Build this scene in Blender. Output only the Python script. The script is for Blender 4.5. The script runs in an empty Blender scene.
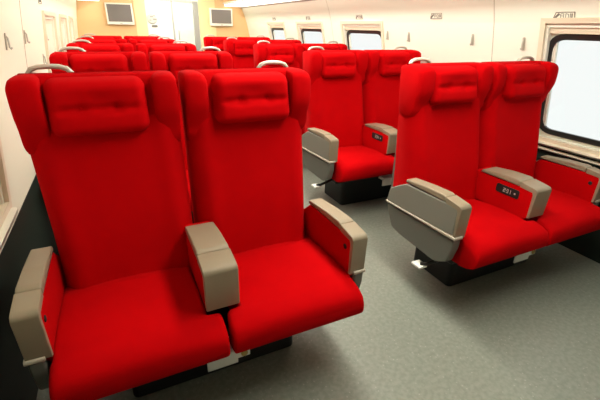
import bpy, bmesh, math, random
from mathutils import Vector, Matrix
random.seed(7)
S = bpy.context.scene
C = bpy.context.scene.collection
# ------------------------------------------------------------------ materials
def mat(name, col, rough=.5, metal=0, spec=.5, bump=None, var=None, sheen=0):
    m = bpy.data.materials.new(name); m.use_nodes = True
    nt = m.node_tree; b = nt.nodes['Principled BSDF']
    b.inputs['Base Color'].default_value = (*col, 1)
    b.inputs['Roughness'].default_value = rough
    b.inputs['Metallic'].default_value = metal
    b.inputs['Specular IOR Level'].default_value = spec
    if sheen:
        b.inputs['Sheen Weight'].default_value = sheen
        b.inputs['Sheen Tint'].default_value = (1, .05, .05, 1)
        b.inputs['Sheen Roughness'].default_value = .5
    tc = nt.nodes.new('ShaderNodeTexCoord')
    if var:
        sc, c2, lo, hi = var
        n = nt.nodes.new('ShaderNodeTexNoise'); n.inputs['Scale'].default_value = sc; n.inputs['Detail'].default_value = 4
        r = nt.nodes.new('ShaderNodeValToRGB')
        r.color_ramp.elements[0].position = lo; r.color_ramp.elements[1].position = hi
        r.color_ramp.elements[0].color = (*col, 1); r.color_ramp.elements[1].color = (*c2, 1)
        nt.links.new(tc.outputs['Object'], n.inputs['Vector']); nt.links.new(n.outputs['Fac'], r.inputs['Fac'])
        nt.links.new(r.outputs['Color'], b.inputs['Base Color'])
    if bump:
        sc, st, ds = bump
        n = nt.nodes.new('ShaderNodeTexNoise'); n.inputs['Scale'].default_value = sc; n.inputs['Detail'].default_value = 3
        k = nt.nodes.new('ShaderNodeBump'); k.inputs['Strength'].default_value = st; k.inputs['Distance'].default_value = ds
        nt.links.new(tc.outputs['Object'], n.inputs['Vector']); nt.links.new(n.outputs['Fac'], k.inputs['Height'])
        nt.links.new(k.outputs['Normal'], b.inputs['Normal'])
    return m
def emis(name, col, st):
    m = bpy.data.materials.new(name); m.use_nodes = True
    b = m.node_tree.nodes['Principled BSDF']
    b.inputs['Base Color'].default_value = (.9, .9, .88, 1)
    b.inputs['Emission Color'].default_value = (*col, 1); b.inputs['Emission Strength'].default_value = st
    return m
def glass(name, tint, refl=.06):
    m = bpy.data.materials.new(name); m.use_nodes = True
    nt = m.node_tree; nt.nodes.clear()
    o = nt.nodes.new('ShaderNodeOutputMaterial'); t = nt.nodes.new('ShaderNodeBsdfTransparent'); g = nt.nodes.new('ShaderNodeBsdfGlossy')
    x = nt.nodes.new('ShaderNodeMixShader'); t.inputs['Color'].default_value = (*tint, 1); g.inputs['Roughness'].default_value = .03
    x.inputs['Fac'].default_value = refl
    nt.links.new(t.outputs[0], x.inputs[1]); nt.links.new(g.outputs[0], x.inputs[2]); nt.links.new(x.outputs[0], o.inputs['Surface'])
    return m
M = {}
M['red'] = mat('red_velour', (.47, .0008, .0022), .95, spec=.04, bump=(260, .25, .002), var=(7, (.43, .0006, .002), .35, .7), sheen=.06)
M['tan'] = mat('tan_plastic', (.26, .215, .145), .42, spec=.4, bump=(400, .08, .001))
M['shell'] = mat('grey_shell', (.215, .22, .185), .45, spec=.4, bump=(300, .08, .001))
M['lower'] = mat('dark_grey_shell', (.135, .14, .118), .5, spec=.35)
M['trimline'] = mat('pale_trim', (.5, .46, .37), .4)
M['black'] = mat('black_metal', (.012, .013, .012), .5, spec=.3)
M['plate'] = mat('white_plate', (.75, .75, .7), .4)
M['handle'] = mat('handle_grey', (.5, .46, .38), .38, spec=.5)
M['brass'] = mat('brass_lock', (.45, .33, .12), .3, .9)
M['glyph'] = mat('display_glyph', (.42, .42, .38), .5)
M['wall'] = mat('cream_wall', (.85, .865, .76), .45, spec=.3)
M['wall_left'] = mat('cream_wall_left', (.84, .845, .70), .45, spec=.3)
M['frame'] = mat('beige_frame', (.78, .71, .55), .4, spec=.3)
M['dado'] = mat('dark_green_panel', (.016, .024, .019), .6, spec=.15)
M['gasket'] = mat('black_gasket', (.012, .014, .013), .4)
M['wood'] = mat('peach_panel', (.82, .53, .27), .4, spec=.3)
M['yellow'] = mat('pale_yellow_panel', (.84, .70, .38), .4, spec=.3)
M['door'] = mat('door_white', (.82, .84, .80), .35)
M['steel'] = mat('door_grey', (.42, .43, .40), .35, .3)
M['screen'] = mat('screen_grey', (.20, .18, .17), .18, spec=.6)
M['tvframe'] = mat('tv_frame', (.85, .82, .72), .4)
M['mark'] = mat('sign_grey', (.16, .16, .14), .5)
M['hook'] = mat('hook_grey', (.5, .48, .42), .35, .2)
M['ceil'] = mat('ceiling_cream', (.86, .84, .78), .5)
M['grey'] = mat('seam_grey', (.35, .34, .31), .5)
M['glass'] = glass('window_glass', (.96, .98, .97))
M['doorglass'] = glass('door_glass', (.93, .96, .95), .08)
# speckled vinyl floor
def floor_mat():
    m = mat('speckled_vinyl', (.2, .21, .185), .34, spec=.5)
    nt = m.node_tree; b = nt.nodes['Principled BSDF']
    tc = nt.nodes.new('ShaderNodeTexCoord')
    n = nt.nodes.new('ShaderNodeTexNoise'); n.inputs['Scale'].default_value = 55; n.inputs['Detail'].default_value = 5
    r = nt.nodes.new('ShaderNodeValToRGB'); e = r.color_ramp.elements
    e[0].position = .38; e[0].color = (.19, .21, .175, 1); e[1].position = .62; e[1].color = (.235, .255, .215, 1)
    v = nt.nodes.new('ShaderNodeTexVoronoi'); v.inputs['Scale'].default_value = 42
    r2 = nt.nodes.new('ShaderNodeValToRGB'); e = r2.color_ramp.elements
    e[0].position = .10; e[0].color = (1, 1, 1, 1); e[1].position = .17; e[1].color = (0, 0, 0, 1)
    mx = nt.nodes.new('ShaderNodeMix'); mx.data_type = 'RGBA'
    mx.inputs['B'].default_value = (.37, .38, .33, 1)
    w = nt.nodes.new('ShaderNodeMath'); w.operation = 'MULTIPLY'; w.inputs[1].default_value = .6
    L = nt.links.new
    L(tc.outputs['Object'], n.inputs['Vector']); L(tc.outputs['Object'], v.inputs['Vector'])
    L(n.outputs['Fac'], r.inputs['Fac']); L(v.outputs['Distance'], r2.inputs['Fac'])
    L(r2.outputs['Color'], w.inputs[0]); L(w.outputs[0], mx.inputs['Factor']); L(r.outputs['Color'], mx.inputs['A'])
    L(mx.outputs['Result'], b.inputs['Base Color'])
    return m
M['floor'] = floor_mat()
# ------------------------------------------------------------------ helpers
def link(name, bm, m, parent=None, smooth=True, wn=False):
    me = bpy.data.meshes.new(name)
    bmesh.ops.recalc_face_normals(bm, faces=bm.faces)
    for f in bm.faces: f.smooth = smooth
    bm.to_mesh(me); bm.free()
    o = bpy.data.objects.new(name, me); C.objects.link(o)
    for q in (m if isinstance(m, (list, tuple)) else [m]): me.materials.append(q)
    if parent: o.parent = parent
    if wn:
        k = o.modifiers.new('wn', 'WEIGHTED_NORMAL'); k.keep_sharp = True
    return o
def struct(o): o['kind'] = 'structure'; return o
def tag(o, label, cat, group=None):
    o['label'] = label; o['category'] = cat
    if group: o['group'] = group
    return o
def empty(name, loc):
    o = bpy.data.objects.new(name, None); C.objects.link(o); o.location = loc; o.empty_display_size = .1
    return o
def box(bm, a, b, bev=0, seg=2, mi=0):
    vs = [bm.verts.new((x, y, z)) for x in (a[0], b[0]) for y in (a[1], b[1]) for z in (a[2], b[2])]
    fs = [bm.faces.new([vs[i] for i in q]) for q in ((0,1,3,2),(4,6,7,5),(0,4,5,1),(2,3,7,6),(0,2,6,4),(1,5,7,3))]
    for f in fs: f.material_index = mi
    if bev:
        es = {e for f in fs for e in f.edges}
        bmesh.ops.bevel(bm, geom=list(es), offset=bev, segments=seg, affect='EDGES', profile=.5)
def prism(bm, prof, x0, x1, bev=0, seg=3, axis='x', mi=0):
    """prof: closed polygon; extruded along axis. axis x: prof=(y,z); axis y: prof=(x,z); axis z: prof=(x,y)"""
    mk = {'x': lambda p, t: (t, p[0], p[1]), 'y': lambda p, t: (p[0], t, p[1]), 'z': lambda p, t: (p[0], p[1], t)}[axis]
    A = [bm.verts.new(mk(p, x0)) for p in prof]; B = [bm.verts.new(mk(p, x1)) for p in prof]
    n = len(prof)
    fs = [bm.faces.new(A), bm.faces.new(B[::-1])]
    for i in range(n): fs.append(bm.faces.new((A[i], A[(i+1) % n], B[(i+1) % n], B[i])))
    for f in fs: f.material_index = mi
    bmesh.ops.recalc_face_normals(bm, faces=fs)
    if bev:
        es = list(fs[0].edges) + list(fs[1].edges)
        bmesh.ops.bevel(bm, geom=es, offset=bev, segments=seg, affect='EDGES', profile=.5)
def roundpoly(pts, rad, n=4):
    """round the corners of a polygon; rad a number or one per corner"""
    out = []; N = len(pts)
    for i, p in enumerate(pts):
        r = rad[i] if isinstance(rad, (list, tuple)) else rad
        p = Vector(p); a = Vector(pts[i-1]); b = Vector(pts[(i+1) % N])
        da = (a-p); db = (b-p)
        t = min(r, da.length*.49, db.length*.49)
        if t < 1e-5: out.append(tuple(p)); continue
        q0 = p+da.normalized()*t; q1 = p+db.normalized()*t
        for k in range(n+1):
            s = k/n
            out.append(tuple(q0*(1-s)**2+p*2*s*(1-s)+q1*s*s))
    return out
def loft(bm, rings, cap=True):
    R = [[bm.verts.new(v) for v in r] for r in rings]
    n = len(R[0])
    for a, b in zip(R, R[1:]):
        for i in range(n): bm.faces.new((a[i], a[(i+1) % n], b[(i+1) % n], b[i]))
    if cap:
        bm.faces.new(R[0][::-1]); bm.faces.new(R[-1])
def tube(bm, path, r, n=8, flat=1.0):
    pts = [Vector(p) for p in path]; rings = []
    for i, p in enumerate(pts):
        t = (pts[min(i+1, len(pts)-1)]-pts[max(i-1, 0)]).normalized()
        u = Vector((0, 1, 0)); u = (u-t*u.dot(t)).normalized(); v = t.cross(u)
        rings.append([p+u*r*flat*math.cos(2*math.pi*k/n)+v*r*math.sin(2*math.pi*k/n) for k in range(n)])
    loft(bm, rings)
def cyl(bm, c, d, r, h, n=16):
    d = Vector(d).normalized(); u = d.orthogonal().normalized(); v = d.cross(u); c = Vector(c)
    rings = [[c+d*t+(u*math.cos(2*math.pi*k/n)+v*math.sin(2*math.pi*k/n))*rr for k in range(n)] for t, rr in ((0, r), (h*.75, r), (h, r*.75))]
    loft(bm, rings)
# ------------------------------------------------------------------ the twin seat
# local frame: x across the car, seat faces -y, y=0 the front of the armrests, z=0 the floor
A = .54
fy = lambda z: .47+(z-1.08)*.19
def backrest_bm(s):
    """one seat back from crease to rounded top, with thickness and softly crowned front"""
    bm = bmesh.new()
    x0, x1 = (.012, .505)
    zs = [.36, .40, .46, .55, .65, .75, .85, .92, 1.0, 1.08, 1.13, 1.16, 1.176, 1.185]
    rings = []
    for z in zs:
        top = max(0, (z-1.13)/.055); ins = .024*(1-math.sqrt(max(0, 1-min(1, top)**2)))
        low = max(0, (.46-z)/.1)
        y0 = fy(z)+ins*.9; y1 = .575+.012*min(1, max(0, (z-.45)/.4))-ins*.9
        # lumbar swell: the front is fullest about z=.7
        y0 -= .012*math.exp(-((z-.66)/.16)**2)
        xo = x1-.002+.018*min(1, max(0, (z-.62)/.33))
        a, b = x0+ins*.75, xo-ins*.75
        N = 24; ring = []
        # front edge with softly rounded side bolsters
        for k in range(N+1):
            t = k/N; x = a+(b-a)*t
            e = min(t, 1-t)*(b-a)
            edge = .055*max(0, 1-e/.055)**2
            bol = -.010*math.exp(-((e-.065)/.03)**2)
            ring.append((s*x, y0+edge+bol, z))
        for k in range(6):
            t = k/5; x = b-(b-a)*t
            e = min(t, 1-t)*(b-a)
            ring.append((s*x, y1-.02*(1 if e < .001 else 0), z))
        rings.append(ring)
    loft(bm, rings)
    return bm
def wing_bm(s, x0, x1, out):
    """head wing: a cheek that juts forward beside the pillow, round below"""
    bm = bmesh.new()
    d = .058 if out else .045
    f = fy(1.08)
    prof = [(f+.135, 1.178), (f+.06, 1.188), (f-d+.040, 1.186), (f-d+.008, 1.172), (f-d, 1.12), (f-d-.002, 1.06),
            (f-d+.014, 1.02), (f-d*.4, .98), (f-.016, .945), (f+.01, .915), (f+.06, .905), (f+.11, .93)]
    xs = [x0, x0+.006, x0+.02, (x0+x1)/2, x1-.02, x1-.006, x1]
    ins = [.014, .005, .001, 0, .004, .012, .024]
    cy = sum(p[0] for p in prof)/len(prof); cz = sum(p[1] for p in prof)/len(prof)
    P = roundpoly(prof, .02, 2)
    rings = []
    for x, q in zip(xs, ins):
        r = []
        for (y, z) in P:
            v = Vector((y-cy, z-cz)); L = v.length
            v *= max(.3, (L-q)/L)
            r.append((s*x, cy+v.x, cz+v.y))
        rings.append(r)
    loft(bm, rings)
    return bm
PW, PZ0, PZ1 = .159, .986, 1.176
def pillow_bm(cx):
    bm = bmesh.new()
    N, K = 34, 24
    cz = (PZ0+PZ1)/2; hz = (PZ1-PZ0)/2
    def pt(u, v, back=False):
        # superellipse-like mapped square
        x = u*PW; z = v*hz
        cr = .04
        ru = max(0, (abs(x)-(PW-cr))/cr); rv = max(0, (abs(z)-(hz-cr))/cr)
        k = max(0, min(1, math.sqrt(ru*ru+rv*rv-ru*ru*rv*rv)))
        if ru: x = math.copysign(PW-cr+cr*ru*math.sqrt(1-rv*rv/2), u)
        if rv: z = math.copysign(hz-cr+cr*rv*math.sqrt(1-ru*ru/2), v)
        bulge = .064*math.sqrt(max(0, 1-k*k))
        crease = .014*math.exp(-((v+.02)/.13)**2)*(1-max(0, abs(u)-.70)/.3 if abs(u) > .70 else 1)
        dim = .014*sum(math.exp(-(((u-q)*PW)**2+((v+.02)*hz)**2)/.0003) for q in (-.36, .36))
        hollow = .012*math.exp(-((v-.25)/.3)**2)*math.exp(-(u/.5)**2)
        d = bulge-(crease+dim+hollow)*(1-k)
        zz = cz+z
        return (cx+x, fy(zz)+.004-(d if not back else -.01), zz)
    F = [[bm.verts.new(pt(-1+2*i/N, -1+2*j/K)) for i in range(N+1)] for j in range(K+1)]
    for j in range(K):
        for i in range(N): bm.faces.new((F[j][i], F[j][i+1], F[j+1][i+1], F[j+1][i]))
    rim = F[0]+[F[j][N] for j in range(1, K+1)]+F[K][-2::-1]+[F[j][0] for j in range(K-1, 0, -1)]
    B = [bm.verts.new((v.co.x, v.co.y+.02, v.co.z)) for v in rim]
    n = len(rim)
    for i in range(n): bm.faces.new((rim[i], rim[(i+1) % n], B[(i+1) % n], B[i]))
    bm.faces.new(B)
    return bm
def button_bm(x):
    bm = bmesh.new(); z = 1.080
    cyl(bm, (x, fy(z)-.022, z), (0, -1, -.19), .007, .010, 12)
    return bm
def cushion_bm(s):
    bm = bmesh.new()
    # side profile (y,z) of the seat cushion: deep rolled front lip, top rising to the back crease
    st = [  # y, z bottom, z top, inner x, outer x
        (-.104, .362, .385, .014, .512), (-.100, .342, .405, .010, .517), (-.086, .326, .426, .008, .520), (-.055, .312, .441, .008, .521),
        (-.02, .304, .448, .008, .521), (-.004, .300, .451, .010, .518), (.0, .300, .452, .056, .512), (.06, .298, .455, .056, .512), (.14, .298, .455, .056, .512),
        (.22, .298, .45, .056, .512), (.30, .30, .443, .056, .512), (.40, .31, .43, .056, .512)]
    rings = []
    for (y, zb, zt, a, b) in st:
        r = roundpoly([(a, zb), (b, zb), (b, zt), (a, zt)], [.012, .012, .034 if y < 0 else .018, .022 if y < 0 else .018], 4)
        # subdivide the top for a soft crown
        ring = []
        for i, p in enumerate(r):
            ring.append(p); q = r[(i+1) % len(r)]
            if math.dist(p, q) > .2:
                for k in range(1, 8):
                    t = k/8; cr = .010*math.sin(math.pi*t) if p[1] > (zb+zt)/2 else 0
                    ring.append((p[0]+(q[0]-p[0])*t, p[1]+(q[1]-p[1])*t+cr))
        rings.append([(s*x, y, z) for x, z in ring])
    loft(bm, rings)
    return bm
def mkpart(name, bm, m, parent, **k): return link(name, bm, m, parent, **k)
def armrest(root, cx, hw, kind, s):
    """kind 'outer': grey shells outside, red panel inside; 'middle': red panels on both sides"""
    side = s  # which way is outside
    bm = bmesh.new()
    if kind == 'middle':
        prism(bm, roundpoly([(.012, .455), (.012, .606), (.10, .612), (.39, .606), (.41, .44), (.06, .435)], .01, 2), cx-hw+.004, cx+hw-.004, .004)
    else:
        a, b = (cx-hw+.004, cx+hw-.022) if side > 0 else (cx-hw+.022, cx+hw-.004)
        prism(bm, roundpoly([(.012, .44), (.012, .606), (.10, .612), (.37, .602), (.46, .53), (.46, .38), (.06, .38)], .01, 2), a, b, .004)
    arm = mkpart('armrest', bm, M['red'], root, wn=True)
    # front cap: vertical face folding back over the top
    bm = bmesh.new()
    zb = .46 if kind == 'middle' else .452
    prof = [(.014, zb), (.0, zb+.004), (-.006, .606), (.004, .621), (.02, .625), (.092, .635), (.092, .606), (.02, .600), (.014, .588)]
    prism(bm, prof, cx-hw, cx+hw, .003, 2)
    c = mkpart('front_cap', bm, M['tan'], arm, wn=True)
    if kind == 'outer': pass
    # elbow pad behind the seam
    bm = bmesh.new()
    ye = .335 if kind == 'middle' else .372
    zt = .652
    prof = roundpoly([(.097, .607), (.097, .634), (.112, .641), (.22, .638), (ye, .624), (ye+.008, .607)], [.003, .004, .008, .01, .004, .003], 2)
    prism(bm, prof, cx-hw+.001, cx+hw-.001, .006, 3)
    mkpart('elbow_pad', bm, M['tan'], arm, wn=True)
    if kind == 'outer':
        xo = cx+side*hw
        bm = bmesh.new()
        prof = roundpoly([(.016, .468), (.012, .604), (.095, .609), (.37, .600), (.495, .53), (.512, .447), (.35, .452)], [.004, .01, .004, .02, .02, .008, .004], 3)
        prism(bm, prof, xo-side*.026, xo, .005)
        mkpart('side_shell', bm, M['shell'], arm, wn=True)
        bm = bmesh.new()
        prof = [(-.006, .452), (-.006, .462), (.0, .466), (.35, .452), (.515, .447), (.515, .439), (.35, .444), (.0, .452)]
        prism(bm, prof, xo-side*.05, xo+side*.004, .002, 2)
        mkpart('trim_strip', bm, M['trimline'], arm, wn=True)
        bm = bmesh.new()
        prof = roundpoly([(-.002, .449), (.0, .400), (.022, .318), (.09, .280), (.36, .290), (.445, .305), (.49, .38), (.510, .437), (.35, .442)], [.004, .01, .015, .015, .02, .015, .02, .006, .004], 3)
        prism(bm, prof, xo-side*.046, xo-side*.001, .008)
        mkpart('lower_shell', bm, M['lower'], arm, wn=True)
        bm = bmesh.new()
        xi = cx-side*(hw-.004)
        cyl(bm, (xi+side*.002, .052, .556), (-side, 0, 0), .011, .005, 16)
        mkpart('recline_button', bm, M['black'], arm)
    return arm
def control_panel(root, cx, hw):
    """black socket panel with pale symbols on the window-far side of the middle armrest"""
    xi = cx-hw+.004
    bm = bmesh.new()
    prism(bm, roundpoly([(.085, .535), (.085, .583), (.225, .583), (.225, .535)], .012, 3), xi-.004, xi+.004, .001, 1)
    p = mkpart('control_panel', bm, M['black'], root, wn=True)
    bm = bmesh.new()
    def bar(y0, y1, z0, z1): box(bm, (xi-.0052, y0, z0), (xi-.0035, y1, z1))
    # seat digits and an arrow dot, read from the aisle (y falls to the right)
    y = .178
    for ch in '231':
        w, h, t = .013, .022, .0032; zb = .548
        if ch == '2':
            bar(y-w, y, zb+h-t, zb+h); bar(y-w, y-w+t, zb+h/2, zb+h); bar(y-w, y, zb+h/2-t/2, zb+h/2+t/2); bar(y-t, y, zb, zb+h/2); bar(y-w, y, zb, zb+t)
        elif ch == '3':
            bar(y-w, y, zb+h-t, zb+h); bar(y-w, y-w+t, zb, zb+h); bar(y-w, y, zb+h/2-t/2, zb+h/2+t/2); bar(y-w, y, zb, zb+t)
        else:
            bar(y-w/2-t/2, y-w/2+t/2, zb, zb+h)
        y -= .019
    cyl(bm, (xi-.003, .108, .559), (-1, 0, 0), .0055, .002, 12)
    mkpart('panel_symbols', bm, M['glyph'], p, smooth=False)
def make_seat():
    root = empty('train_double_seat', (0, 0, 0))
    for s in (-1, 1):
        b = mkpart('backrest', backrest_bm(s), M['red'], root)
        mkpart('head_wing', wing_bm(s, .437, .526, True), M['red'], b)
        mkpart('head_wing', wing_bm(s, .014, .098, False), M['red'], b)
        pl = mkpart('headrest_pillow', pillow_bm(s*.277), M['red'], root)
        for q in (-.36, .36): mkpart('pillow_button', button_bm(s*.277+q*PW), M['red'], pl)
        mkpart('seat_cushion', cushion_bm(s), M['red'], root)
        # grab handle arched over the outer shoulder
        bm = bmesh.new()
        x0, x1, yy, dz = .342, .482, .575, -.016
        path = [(s*x0, yy, 1.150), (s*(x0+.001), yy, 1.178), (s*(x0+.006), yy, 1.198), (s*(x0+.018), yy, 1.212), (s*(x0+.04), yy, 1.219), (s*(x0+x1)/2, yy, 1.221),
                (s*(x1-.035), yy, 1.219), (s*(x1-.014), yy, 1.212), (s*(x1-.004), yy, 1.198), (s*x1, yy, 1.178), (s*x1, yy, 1.150)]
        tube(bm, [(a, b, c+dz) for a, b, c in path], .0085, 10, 1.5)
        mkpart('grab_handle', bm, M['handle'], root)
        # back shell behind the upholstery
        bm = bmesh.new()
        prof = roundpoly([(.56, .34), (.570, 1.10), (.602, 1.10), (.60, .34)], .006, 2)
        prism(bm, prof, s*.04, s*.485, .006)
        bk = mkpart('back_shell', bm, M['lower'], root, wn=True)
        armrest(root, s*A, .034, 'outer', s)
    mid = armrest(root, 0, .058, 'middle', 0)
    control_panel(mid, 0, .058)
    # underframe and pedestal
    bm = bmesh.new(); box(bm, (-.47, .07, .240), (.47, .47, .303), .012); mkpart('underframe', bm, M['black'], root, wn=True)
    bm = bmesh.new()
    prism(bm, roundpoly([(-.345, .16), (.345, .16), (.345, .47), (-.345, .47)], .03, 4), .0, .245, .006, 2, axis='z')
    mkpart('pedestal', bm, M['black'], root, wn=True)
    # white latch plate under the cushions with a little brass lock
    bm = bmesh.new()
    prism(bm, [(-.075, .196), (.038, .196), (.038, .216), (.085, .216), (.085, .258), (-.075, .258)], -.006, .004, .002, 1, axis='y')
    box(bm, (-.06, .002, .235), (.06, .08, .262), .002)
    lp = mkpart('latch_plate', bm, M['plate'], root, wn=True)
    bm = bmesh.new(); cyl(bm, (.062, -.006, .237), (0, -1, 0), .013, .008, 16); mkpart('lock', bm, M['brass'], lp)
    # turning pedal on its arm at the aisle-side (left) front corner
    sd = -1
    bm = bmesh.new()
    tube(bm, [(sd*.46, .12, .275), (sd*.52, .125, .25), (sd*.555, .15, .225), (sd*.575, .175, .215)], .010, 8)
    pd = mkpart('pedal_arm', bm, M['black'], root)
    bm = bmesh.new(); box(bm, (sd*.575-.028, .15, .200), (sd*.575+.028, .215, .214), .005); mkpart('foot_pedal', bm, M['plate'], pd, wn=True)
    return root
def kids(o): return [c for c in bpy.data.objects if c.parent == o]
def copy_tree(o, parent=None, skip=()):
    c = o.copy(); C.objects.link(c)
    if parent: c.parent = parent
    for k in kids(o):
        if k.name.split('.')[0] not in skip: copy_tree(k, c, skip)
    return c
XL, XR, P = .219, 1.894, 1.194
spots = []
for k in range(5):
    spots.append((XR, 1.083+k*P, 1, k))
    spots.append((XL, 1.044 if k == 0 else 2.213+(k-1)*P, 0, k))
ordl = ['nearest', 'second', 'third', 'fourth', 'fifth and farthest']
LAB = {(0, 0): 'large red double seat at front left, nearest the camera beside the left wall',
       (0, 1): 'red double seat directly behind the large front left one',
       (0, 2): 'red double seat in the third row on the left of the aisle',
       (0, 3): 'red double seat in the fourth row on the left of the aisle',
       (0, 4): 'red double seat in the farthest row left of the aisle, nearest the end wall',
       (1, 0): 'red double seat at front right, beside the large bright window',
       (1, 1): 'red double seat directly behind the front right one, across the aisle',
       (1, 2): 'red double seat in the third row on the right of the aisle',
       (1, 3): 'red double seat in the fourth row on the right of the aisle',
       (1, 4): 'red double seat in the farthest row right of the aisle, below the right screen'}
proto = make_seat()
for i, (x, y, side, k) in enumerate(spots):
    o = proto if i == 0 else copy_tree(proto, None, () if side else ('control_panel',))   # the socket panel shows only on the right-hand units
    o.location = (x, y, 0)
    tag(o, LAB[(side, k)], 'seat', 'red double seats along the aisle')
# ------------------------------------------------------------------ the car body
Y0, YE = -1.6, 7.6
# wall section (x as a function of z), right and left
RP = [(0, 2.64), (.62, 2.62), (.73, 2.595), (1.15, 2.505), (1.40, 2.45), (1.54, 2.405), (1.67, 2.35), (2.2, 2.15)]
LP = [(0, -.47), (.60, -.455), (.70, -.447), (1.16, -.40), (1.40, -.37), (1.67, -.325), (2.2, -.15)]
def interp(T, z):
    for (a, xa), (b, xb) in zip(T, T[1:]):
        if z <= b: return xa+(xb-xa)*(z-a)/(b-a)
    return T[-1][1]
xr_ = lambda z: interp(RP, z)
xl_ = lambda z: interp(LP, z)
def wall(name, T, z0, z1, holes, m, out, t=.05):
    """curved wall skin split into cells, open where windows are; out=+1 right, -1 left"""
    bm = bmesh.new()
    ys = sorted({Y0, YE, *[h[0] for h in holes], *[h[1] for h in holes]})
    zs = sorted({z0, z1, *[a for a, _ in T if z0 < a < z1], *[h[2] for h in holes], *[h[3] for h in holes]})
    zs = [z for z in zs if z0 <= z <= z1]
    for off in (0, t):
        G = {(y, z): bm.verts.new((interp(T, z)+out*off, y, z)) for y in ys for z in zs}
        for ya, yb in zip(ys, ys[1:]):
            for za, zb in zip(zs, zs[1:]):
                ym, zm = (ya+yb)/2, (za+zb)/2
                if any(h[0] < ym < h[1] and h[2] < zm < h[3] for h in holes): continue
                bm.faces.new((G[ya, za], G[yb, za], G[yb, zb], G[ya, zb]))
    for (ya, yb, za, zb) in holes:   # reveals
        c = [(ya, za), (yb, za), (yb, zb), (ya, zb)]
        for (p, q) in zip(c, c[1:]+c[:1]):
            v = [bm.verts.new((interp(T, w[1])+out*o_, w[0], w[1])) for w, o_ in ((p, 0), (q, 0), (q, t), (p, t))]
            bm.faces.new(v)
    return struct(link(name, bm, m, smooth=False))
WR = [(.45, 1.685, .665, 1.395), (3.36, 4.10, .665, 1.385), (4.60, 5.32, .665, 1.385), (5.82, 6.46, .665, 1.385)]
WL = [(.45, 1.66, .69, 1.385), (3.40, 4.12, .69, 1.385), (4.60, 5.32, .69, 1.385), (5.82, 6.46, .69, 1.385)]
wall('wall_right', RP, .64, 2.2, WR, M['wall'], 1)
wall('wall_left', LP, .60, 2.2, WL, M['wall_left'], -1)
def dado(name, T, z1, out):
    bm = bmesh.new()
    prof = [(interp(T, 0)-out*.0, 0), (interp(T, z1), z1), (interp(T, z1)+out*.05, z1), (interp(T, 0)+out*.05, 0)]
    prism(bm, prof, Y0, YE, axis='y')
    return struct(link(name, bm, M['dado'], smooth=False))
dado('trim_1', RP, .638, 1); dado('trim_2', LP, .598, -1)
# sill rails
bm = bmesh.new()
prism(bm, [(2.575, .646), (2.572, .668), (2.66, .672), (2.66, .646)], Y0, YE, .003, 2, axis='y')
struct(link('trim_3', bm, M['frame'], wn=True))
bm = bmesh.new()
prism(bm, [(2.588, .612), (2.586, .626), (2.66, .628), (2.66, .612)], Y0, YE, .002, 2, axis='y')
struct(link('trim_4', bm, M['frame'], wn=True))
bm = bmesh.new()
prism(bm, [(-.415, .672), (-.415, .690), (-.53, .694), (-.53, .672)], .30, 1.665, .003, 2, axis='y')
struct(link('trim_5', bm, M['wall_left'], wn=True))
# floor, ceiling, end walls, racks
bm = bmesh.new(); box(bm, (-.53, Y0, -.05), (2.70, YE, 0)); struct(link('floor', bm, M['floor'], smooth=False))
bm = bmesh.new(); box(bm, (-.22, Y0, 2.15), (2.22, YE, 2.22)); struct(link('ceiling', bm, M['ceil'], smooth=False))
def end_box(name, x0, x1, z0, z1, m, y=YE):
    bm = bmesh.new(); box(bm, (x0, y, z0), (x1, y+.06, z1)); return struct(link(name, bm, m, smooth=False))
end_box('wall_back', -.56, .66, 0, 2.2, M['wood'])
bm = bmesh.new(); box(bm, (1.60, YE, 0), (2.72, YE+.06, 2.2)); struct(link('wall_back_right', bm, M['wood'], smooth=False))
bm = bmesh.new(); box(bm, (.50, YE-.012, 0), (.68, YE+.03, 2.15)); box(bm, (1.57, YE-.012, 0), (1.86, YE+.03, 2.15))
struct(link('trim_6', bm, M['yellow'], smooth=False))
bm = bmesh.new(); box(bm, (.66, YE, 1.72), (1.60, YE+.06, 2.2)); struct(link('wall_back_lintel', bm, M['ceil'], smooth=False))
bm = bmesh.new(); box(bm, (-.6, Y0-.06, 0), (2.75, Y0, 2.2)); struct(link('wall_front', bm, M['steel'], smooth=False))
def rack(name, T, out, m):
    bm = bmesh.new()
    z = 1.665; x = interp(T, z)
    prism(bm, [(x+out*.01, z), (x-out*.30, z+.015), (x-out*.34, z+.035), (x-out*.34, z+.055), (x-out*.30, z+.05), (x+out*.01, z+.035)], Y0, YE, axis='y')
    return struct(link(name, bm, m, smooth=False))
rack('trim_7', RP, 1, M['ceil']); rack('trim_8', LP, -1, M['ceil'])
bm = bmesh.new()
prism(bm, [(xr_(1.645)-.002, 1.645), (xr_(1.664)-.010, 1.664), (xr_(1.664)+.01, 1.664), (xr_(1.645)+.01, 1.645)], Y0, YE, axis='y')
struct(link('trim_9', bm, M['grey'], smooth=False))
# panel joints on the walls
for n, (T, out, y) in enumerate(((RP, 1, 2.06), (LP, -1, 2.55), (RP, 1, 4.35))):
    bm = bmesh.new()
    zz = [.70, .73, 1.15, 1.40, 1.54, 1.64]
    for za, zb in zip(zz, zz[1:]):
        a, b = interp(T, za)-out*.0015, interp(T, zb)-out*.0015
        prism(bm, [(a, za), (b, zb), (b+out*.004, zb), (a+out*.004, za)], y, y+.005, axis='y')
    struct(link('trim_%d' % (10+n), bm, M['trimline'], smooth=False))
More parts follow.
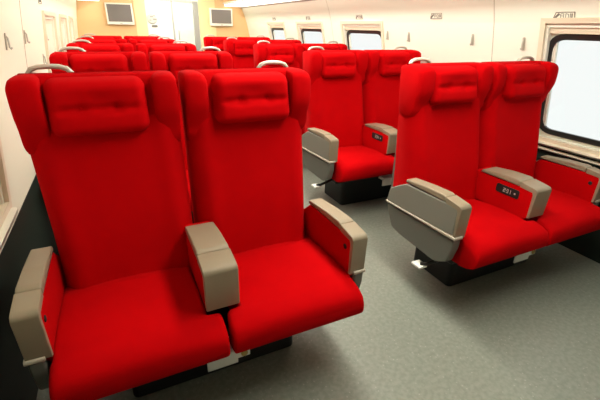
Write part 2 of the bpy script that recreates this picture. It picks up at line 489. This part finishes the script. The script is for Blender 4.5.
# windows
def ring_bm(bm, T, out, ya, yb, za, zb, w, d0, d1, r=0, mi=0):
    """frame ring lying on the leaning wall: w wide, from depth d0 (inwards negative) to d1"""
    def pt(y, z, d): return (interp(T, z)+out*d, y, z)
    def loop(i):
        base = [(ya+i, za+i), (yb-i, za+i), (yb-i, zb-i), (ya+i, zb-i)]
        return roundpoly(base, max(.0, r-i) if r else 0, 6) if r else base
    o, i = loop(0), loop(w)
    if len(o) != len(i): i = roundpoly([(ya+w, za+w), (yb-w, za+w), (yb-w, zb-w), (ya+w, zb-w)], max(.004, r-w), 6)
    n = len(o)
    V = lambda L, d: [bm.verts.new(pt(y, z, d)) for y, z in L]
    a, b, c, e = V(o, d0), V(i, d0), V(i, d1), V(o, d1)
    for k in range(n):
        q = (k+1) % n
        for s, t in ((a, b), (b, c), (c, e), (e, a)): bm.faces.new((s[k], s[q], t[q], t[k]))
def window(n, T, out, h, blind=False, gask=.034):
    ya, yb, za, zb = h
    root = empty('window_%d' % n, (interp(T, za), (ya+yb)/2, za)); struct(root)
    inv = Matrix.Translation(-root.location)
    def add(name, bm, m, **k):
        bm.transform(inv); o = link(name, bm, m, root, **k); return o
    bm = bmesh.new(); ring_bm(bm, T, out, ya-.026, yb+.026, za-.002, zb+.03, .030, -.014, .012); add('window_frame', bm, M['frame'], smooth=False)
    bm = bmesh.new(); ring_bm(bm, T, out, ya, yb, za, zb, .022, .002, .05); add('window_reveal', bm, M['wall'], smooth=False)
    # blind rail across the top
    bm = bmesh.new()
    def strip(z0, z1, d0, d1): prism(bm, [(interp(T, z0)+out*d0, z0), (interp(T, z1)+out*d0, z1), (interp(T, z1)+out*d1, z1), (interp(T, z0)+out*d1, z0)], ya+.02, yb-.02, axis='y')
    strip(zb-.055, zb-.018, .012, .03)
    add('blind_rail', bm, M['frame'], smooth=False)
    bm = bmesh.new(); ring_bm(bm, T, out, ya+.022, yb-.006, za+.05, zb-.055, gask, .026, .046, .11); add('gasket', bm, M['gasket'], smooth=False)
    # liner between the square frame and the gasket
    bm = bmesh.new(); ring_bm(bm, T, out, ya+.018, yb-.018, za+.02, zb-.02, .045, .036, .052); add('window_liner', bm, M['wall'], smooth=False)
    bm = bmesh.new()
    zz = [za+.06, .73, 1.15, zb-.06]
    vs = [[bm.verts.new((interp(T, z)+out*.040, y, z)) for y in (ya+.04, yb-.04)] for z in zz]
    for p, q in zip(vs, vs[1:]): bm.faces.new((p[0], p[1], q[1], q[0]))
    add('window_glass', bm, M['glass'], smooth=False)
    if blind:  # unseen closed blind, added to hold back daylight on the left side
        bm = bmesh.new()
        prism(bm, [(interp(T, za+.012)+out*.018, za+.012), (interp(T, zb-.03)+out*.018, zb-.03), (interp(T, zb-.03)+out*.022, zb-.03), (interp(T, za+.012)+out*.022, za+.012)], ya+.02, yb-.02, axis='y')
        add('added_blind', bm, M['wall_left'], smooth=False)
    return root
for i, h in enumerate(WR): window(i+1, RP, 1, h)
for i, h in enumerate(WL): window(i+5, LP, -1, h, blind=True)
# door in the end wall
dr = empty('door_1', (1.13, YE+.03, 0)); struct(dr)
inv = Matrix.Translation(-dr.location)
def dadd(name, bm, m, **k): bm.transform(inv); return link(name, bm, m, dr, **k)
bm = bmesh.new(); box(bm, (.66, YE+.02, 0), (1.115, YE+.05, 1.72)); dadd('fixed_panel', bm, M['door'], smooth=False)
bm = bmesh.new(); box(bm, (1.115, YE+.03, 0), (1.47, YE+.06, .95)); box(bm, (1.115, YE+.03, 1.66), (1.47, YE+.06, 1.72)); box(bm, (1.115, YE+.03, .95), (1.18, YE+.06, 1.66)); dadd('door_leaf', bm, M['door'], smooth=False)
bm = bmesh.new(); box(bm, (1.18, YE+.04, .95), (1.47, YE+.05, 1.66)); dadd('door_glass', bm, M['doorglass'], smooth=False)
bm = bmesh.new(); box(bm, (1.10, YE+.0, 0), (1.128, YE+.06, 1.72), .003); dadd('door_jamb', bm, M['steel'], wn=True)
bm = bmesh.new(); box(bm, (1.47, YE+.0, 0), (1.56, YE+.06, 1.72), .004); dadd('door_jamb', bm, M['steel'], wn=True)
bm = bmesh.new(); box(bm, (1.19, YE+.0, .90), (1.21, YE+.03, 1.25), .006); dadd('door_handle', bm, M['steel'], wn=True)
# vestibule beyond the glass
bm = bmesh.new(); box(bm, (.5, YE+1.0, 0), (1.8, YE+1.05, 2.2)); struct(link('wall_vestibule', bm, M['wall'], smooth=False))
bm = bmesh.new(); box(bm, (.5, YE+.06, 2.15), (1.8, YE+1.0, 2.2)); struct(link('ceiling_vestibule', bm, M['ceil'], smooth=False))
bm = bmesh.new(); box(bm, (.5, YE+.06, -.05), (1.8, YE+1.0, 0)); struct(link('floor_vestibule', bm, M['floor'], smooth=False))
# round grey notices on the fixed panel
st = empty('door_notice', (.77, YE+.018, 1.30))
bm = bmesh.new(); cyl(bm, (0, 0, .13), (0, -1, 0), .085, .003, 24); link('notice_disc', bm, mat('notice_pale', (.62, .64, .60), .5), st)
bm = bmesh.new()
for (x, z, w, h) in ((-.03, .15, .05, .018), (.012, .11, .06, .022), (-.045, .10, .03, .014), (.02, .168, .04, .014)): box(bm, (x, -.006, z), (x+w, -.002, z+h))
link('notice_print', bm, M['grey'], st, smooth=False)
bm = bmesh.new(); prism(bm, roundpoly([(-.02, -.005), (.075, -.005), (.075, .03), (-.02, .03)], .008, 2), -.005, 0, axis='y'); link('notice_strip', bm, M['mark'], st, smooth=False)
tag(st, 'grey and white notice on the pale door panel at the end of the aisle', 'notice')
# screens on the end wall
def screen(x0, x1, z0, z1, tilt, label):
    cx = (x0+x1)/2
    t = empty('wall_screen', (cx, YE-.004, z0)); w = (x1-x0)/2; h = z1-z0
    bm = bmesh.new(); box(bm, (-w, -.055, 0), (w, 0, h), .008); link('screen_housing', bm, M['tvframe'], t, wn=True)
    bm = bmesh.new(); prism(bm, roundpoly([(-w+.025, .045), (w-.025, .045), (w-.025, h-.022), (-w+.025, h-.022)], .006, 2), -.058, -.050, .001, 1, axis='y'); link('screen_glass', bm, M['screen'], t, smooth=False)
    bm = bmesh.new(); box(bm, (-.02, -.057, .016), (.02, -.054, .024)); link('status_strip', bm, M['grey'], t, smooth=False)
    tag(t, label, 'screen', 'screens on the end wall')
screen(.065, .475, 1.325, 1.648, 0, 'grey wall screen in a cream frame, left of the end door')
screen(1.755, 2.165, 1.335, 1.625, 0, 'grey wall screen in a cream frame, right of the end door')
t = empty('ceiling_lamp', (1.15, YE+.55, 2.149))  # unseen lamp, added beyond the door to brighten the door area
bm = bmesh.new(); box(bm, (-.3, -.2, -.03), (.3, .2, 0), .006); link('lamp_housing', bm, M['ceil'], t, wn=True)
bm = bmesh.new(); box(bm, (-.27, -.17, -.036), (.27, .17, -.03)); link('lamp_diffuser', bm, emis('vestibule_fill', (1, 1, .97), 30), t, smooth=False)
tag(t, 'unseen square lamp added in the vestibule to brighten the end door', 'lamp')
# coat hooks
def make_hook():
    r = empty('coat_hook', (0, 0, 0))
    bm = bmesh.new(); prism(bm, roundpoly([(-.009, -.04), (.009, -.04), (.009, .04), (-.009, .04)], .005, 2), -.006, 0, .001, 1, axis='x'); 
    link('hook_plate', bm, M['handle'], r, wn=True)
    bm = bmesh.new(); tube(bm, [(-.004, 0, .026), (-.012, 0, .018), (-.015, 0, -.010), (-.016, 0, -.026), (-.021, 0, -.032), (-.027, 0, -.024)], .0045, 8); link('hook_prong', bm, M['hook'], r)
    return r
hk = make_hook()
hooks = [(RP, 1, 1.82, 1.275, 'small coat hook on the right wall beside the large window'),
         (RP, 1, 2.24, 1.285, 'small coat hook on the right wall just left of the vertical panel joint'),
         (RP, 1, 2.96, 1.285, 'small coat hook on the right wall, right one of the pair near the second window'),
         (RP, 1, 3.27, 1.29, 'small coat hook on the right wall closest to the second window'),
         (LP, -1, 2.10, 1.265, 'small coat hook at the far left edge, nearest on the left wall'),
         (LP, -1, 2.58, 1.27, 'small coat hook on the left wall, second from the camera'),
         (LP, -1, 3.42, 1.255, 'small coat hook on the left wall, last before the second left window'),
         (LP, -1, 3.20, 1.115, 'low coat hook on the left wall just above the second row seat')]
for i, (T, out, y, z, lab) in enumerate(hooks):
    o = hk if i == 0 else copy_tree(hk)
    x = interp(T, z); lean = math.atan2(interp(T, z-.05)-interp(T, z+.05), .1)
    o.location = (x-out*.001, y, z)
    o.rotation_euler = (0, -lean, 0) if out > 0 else (0, lean*-1, math.pi)
    if out < 0: o.rotation_euler = (0, lean, math.pi); o.scale = (.8, .8, .85)
    tag(o, lab, 'hook', 'coat hooks on the walls')
# seat number plates above the windows (slanted outline, number and window mark)
def make_sign(chars):
    r = empty('seat_number_sign', (0, 0, 0))
    bm = bmesh.new(); prism(bm, [(-.062, -.022), (.07, -.022), (.07, .022), (-.040, .022)], -.003, 0, axis='x')
    link('sign_plate', bm, M['wall'], r, smooth=False)
    bm = bmesh.new()
    def line(a, b, w=.0026):
        d = Vector((b[0]-a[0], b[1]-a[1])).normalized(); n = Vector((-d.y, d.x))*w/2
        prism(bm, [(a[0]+n.x, a[1]+n.y), (b[0]+n.x, b[1]+n.y), (b[0]-n.x, b[1]-n.y), (a[0]-n.x, a[1]-n.y)], -.0048, -.0028, axis='x')
    q = [(-.060, -.020), (.068, -.020), (.068, .020), (-.040, .020)]
    for a, b in zip(q, q[1:]+q[:1]): line(a, b, .004)
    line((-.050, -.014), (-.020, .012), .012)
    line((-.012, -.012), (-.012, .012)); line((-.012, .012), (.006, .012)); line((.006, .012), (.006, -.012)); line((-.012, 0), (.006, 0))
    line((.018, -.012), (.018, .012)); line((.018, .012), (.034, .008)); line((.034, .008), (.034, -.012)); line((.018, -.012), (.034, -.012))
    line((.044, -.012), (.044, .012), .004); line((.054, -.012), (.054, .012), .006)
    link('sign_marks', bm, M['mark'], r, smooth=False)
    return r
sg = make_sign('')
signs = [(RP, 1, 1.585, 1.436, 'slanted seat number plate above the large right window'),
         (RP, 1, 2.62, 1.45, 'slanted seat number plate on the blank wall above the front right seats'),
         (RP, 1, 3.74, 1.455, 'slanted seat number plate above the second window on the right wall'),
         (RP, 1, 4.95, 1.455, 'slanted seat number plate above the third window on the right wall'),
         (RP, 1, 6.15, 1.455, 'slanted seat number plate above the farthest window on the right wall'),
         (LP, -1, 3.30, 1.475, 'slanted seat number plate high on the left wall near the top edge')]
for i, (T, out, y, z, lab) in enumerate(signs):
    o = sg if i == 0 else copy_tree(sg)
    lean = math.atan2(interp(T, z-.03)-interp(T, z+.03), .06)
    o.location = (interp(T, z)-out*.0005, y, z)
    o.rotation_euler = (0, -lean, 0) if out > 0 else (0, lean, math.pi)
    tag(o, lab, 'sign', 'seat number plates')
# mirror the hooks/signs of the right wall so that their y axis reads left to right from the aisle
for o in [c for c in bpy.data.objects if c.name.startswith('seat_number_sign') and c.location.x > 1]:
    o.scale.y = -1
# ------------------------------------------------------------------ lamps
lampm = emis('lamp_panel', (1, .965, .84), 19)
for i, (y0, y1) in enumerate(((.2, 2.2), (2.5, 4.7), (5.0, 7.3))):
    t = empty('ceiling_lamp', (1.06, (y0+y1)/2, 2.148)); L = (y1-y0)/2
    bm = bmesh.new(); box(bm, (-.20, -L, -.03), (.20, L, 0), .006); link('lamp_housing', bm, M['ceil'], t, wn=True)
    bm = bmesh.new(); box(bm, (-.17, -L+.03, -.036), (.17, L-.03, -.030)); link('lamp_diffuser', bm, lampm, t, smooth=False)
    tag(t, ['long ceiling lamp over the front rows', 'long ceiling lamp over the middle rows', 'long ceiling lamp over the far rows by the end wall'][i], 'lamp', 'aisle ceiling lamps')
washm = emis('added_rack_glow', (1, .95, .82), 1.9)  # glow added under both racks to brighten the walls and rack undersides
for T, out, n in ((RP, 1, 'right'), (LP, -1, 'left')):
    y0 = 1.7 if out > 0 else 2.3
    bm = bmesh.new(); x = interp(T, 1.66)-out*.17
    box(bm, (x-.155, y0, 1.662), (x+.155, 7.55, 1.690), .003); o = link('added_glow_strip', bm, [washm], wn=True)
    tag(o, 'added glowing strip under the %s luggage rack, brightening the wall' % n, 'lamp', 'added rack glow strips')
# ------------------------------------------------------------------ world (bright overcast daylight)
w = bpy.data.worlds.new('overcast'); S.world = w; w.use_nodes = True
bg = w.node_tree.nodes['Background']; bg.inputs['Color'].default_value = (.95, .98, .97, 1); bg.inputs['Strength'].default_value = .82
# ------------------------------------------------------------------ camera
cam = bpy.data.cameras.new('camera'); co = bpy.data.objects.new('camera', cam); C.objects.link(co)
pi_, ya_, ro_, f_ = .42559, .44721, .02157, 380.9
fw = Vector((math.sin(ya_)*math.cos(pi_), math.cos(ya_)*math.cos(pi_), -math.sin(pi_)))
r = Vector((math.cos(ya_), -math.sin(ya_), 0)); u = r.cross(fw)
r2 = r*math.cos(ro_)+u*math.sin(ro_); u2 = -r*math.sin(ro_)+u*math.cos(ro_)
mx = Matrix((r2, u2, -fw)).transposed().to_4x4(); mx.translation = Vector((0, 0, 1.3442))
co.matrix_world = mx
cam.sensor_fit = 'HORIZONTAL'; cam.sensor_width = 36; cam.lens = 36*f_/600; cam.clip_start = .02
S.camera = co
vs = S.view_settings; vs.view_transform = 'Standard'; vs.look = 'None'; vs.gamma = 1; vs.use_curve_mapping = False
vs.exposure = 0.38
S.display_settings.display_device = 'sRGB'
S.cycles.max_bounces = 10; S.cycles.diffuse_bounces = 6; S.cycles.transparent_max_bounces = 12
S.cycles.use_denoising = True
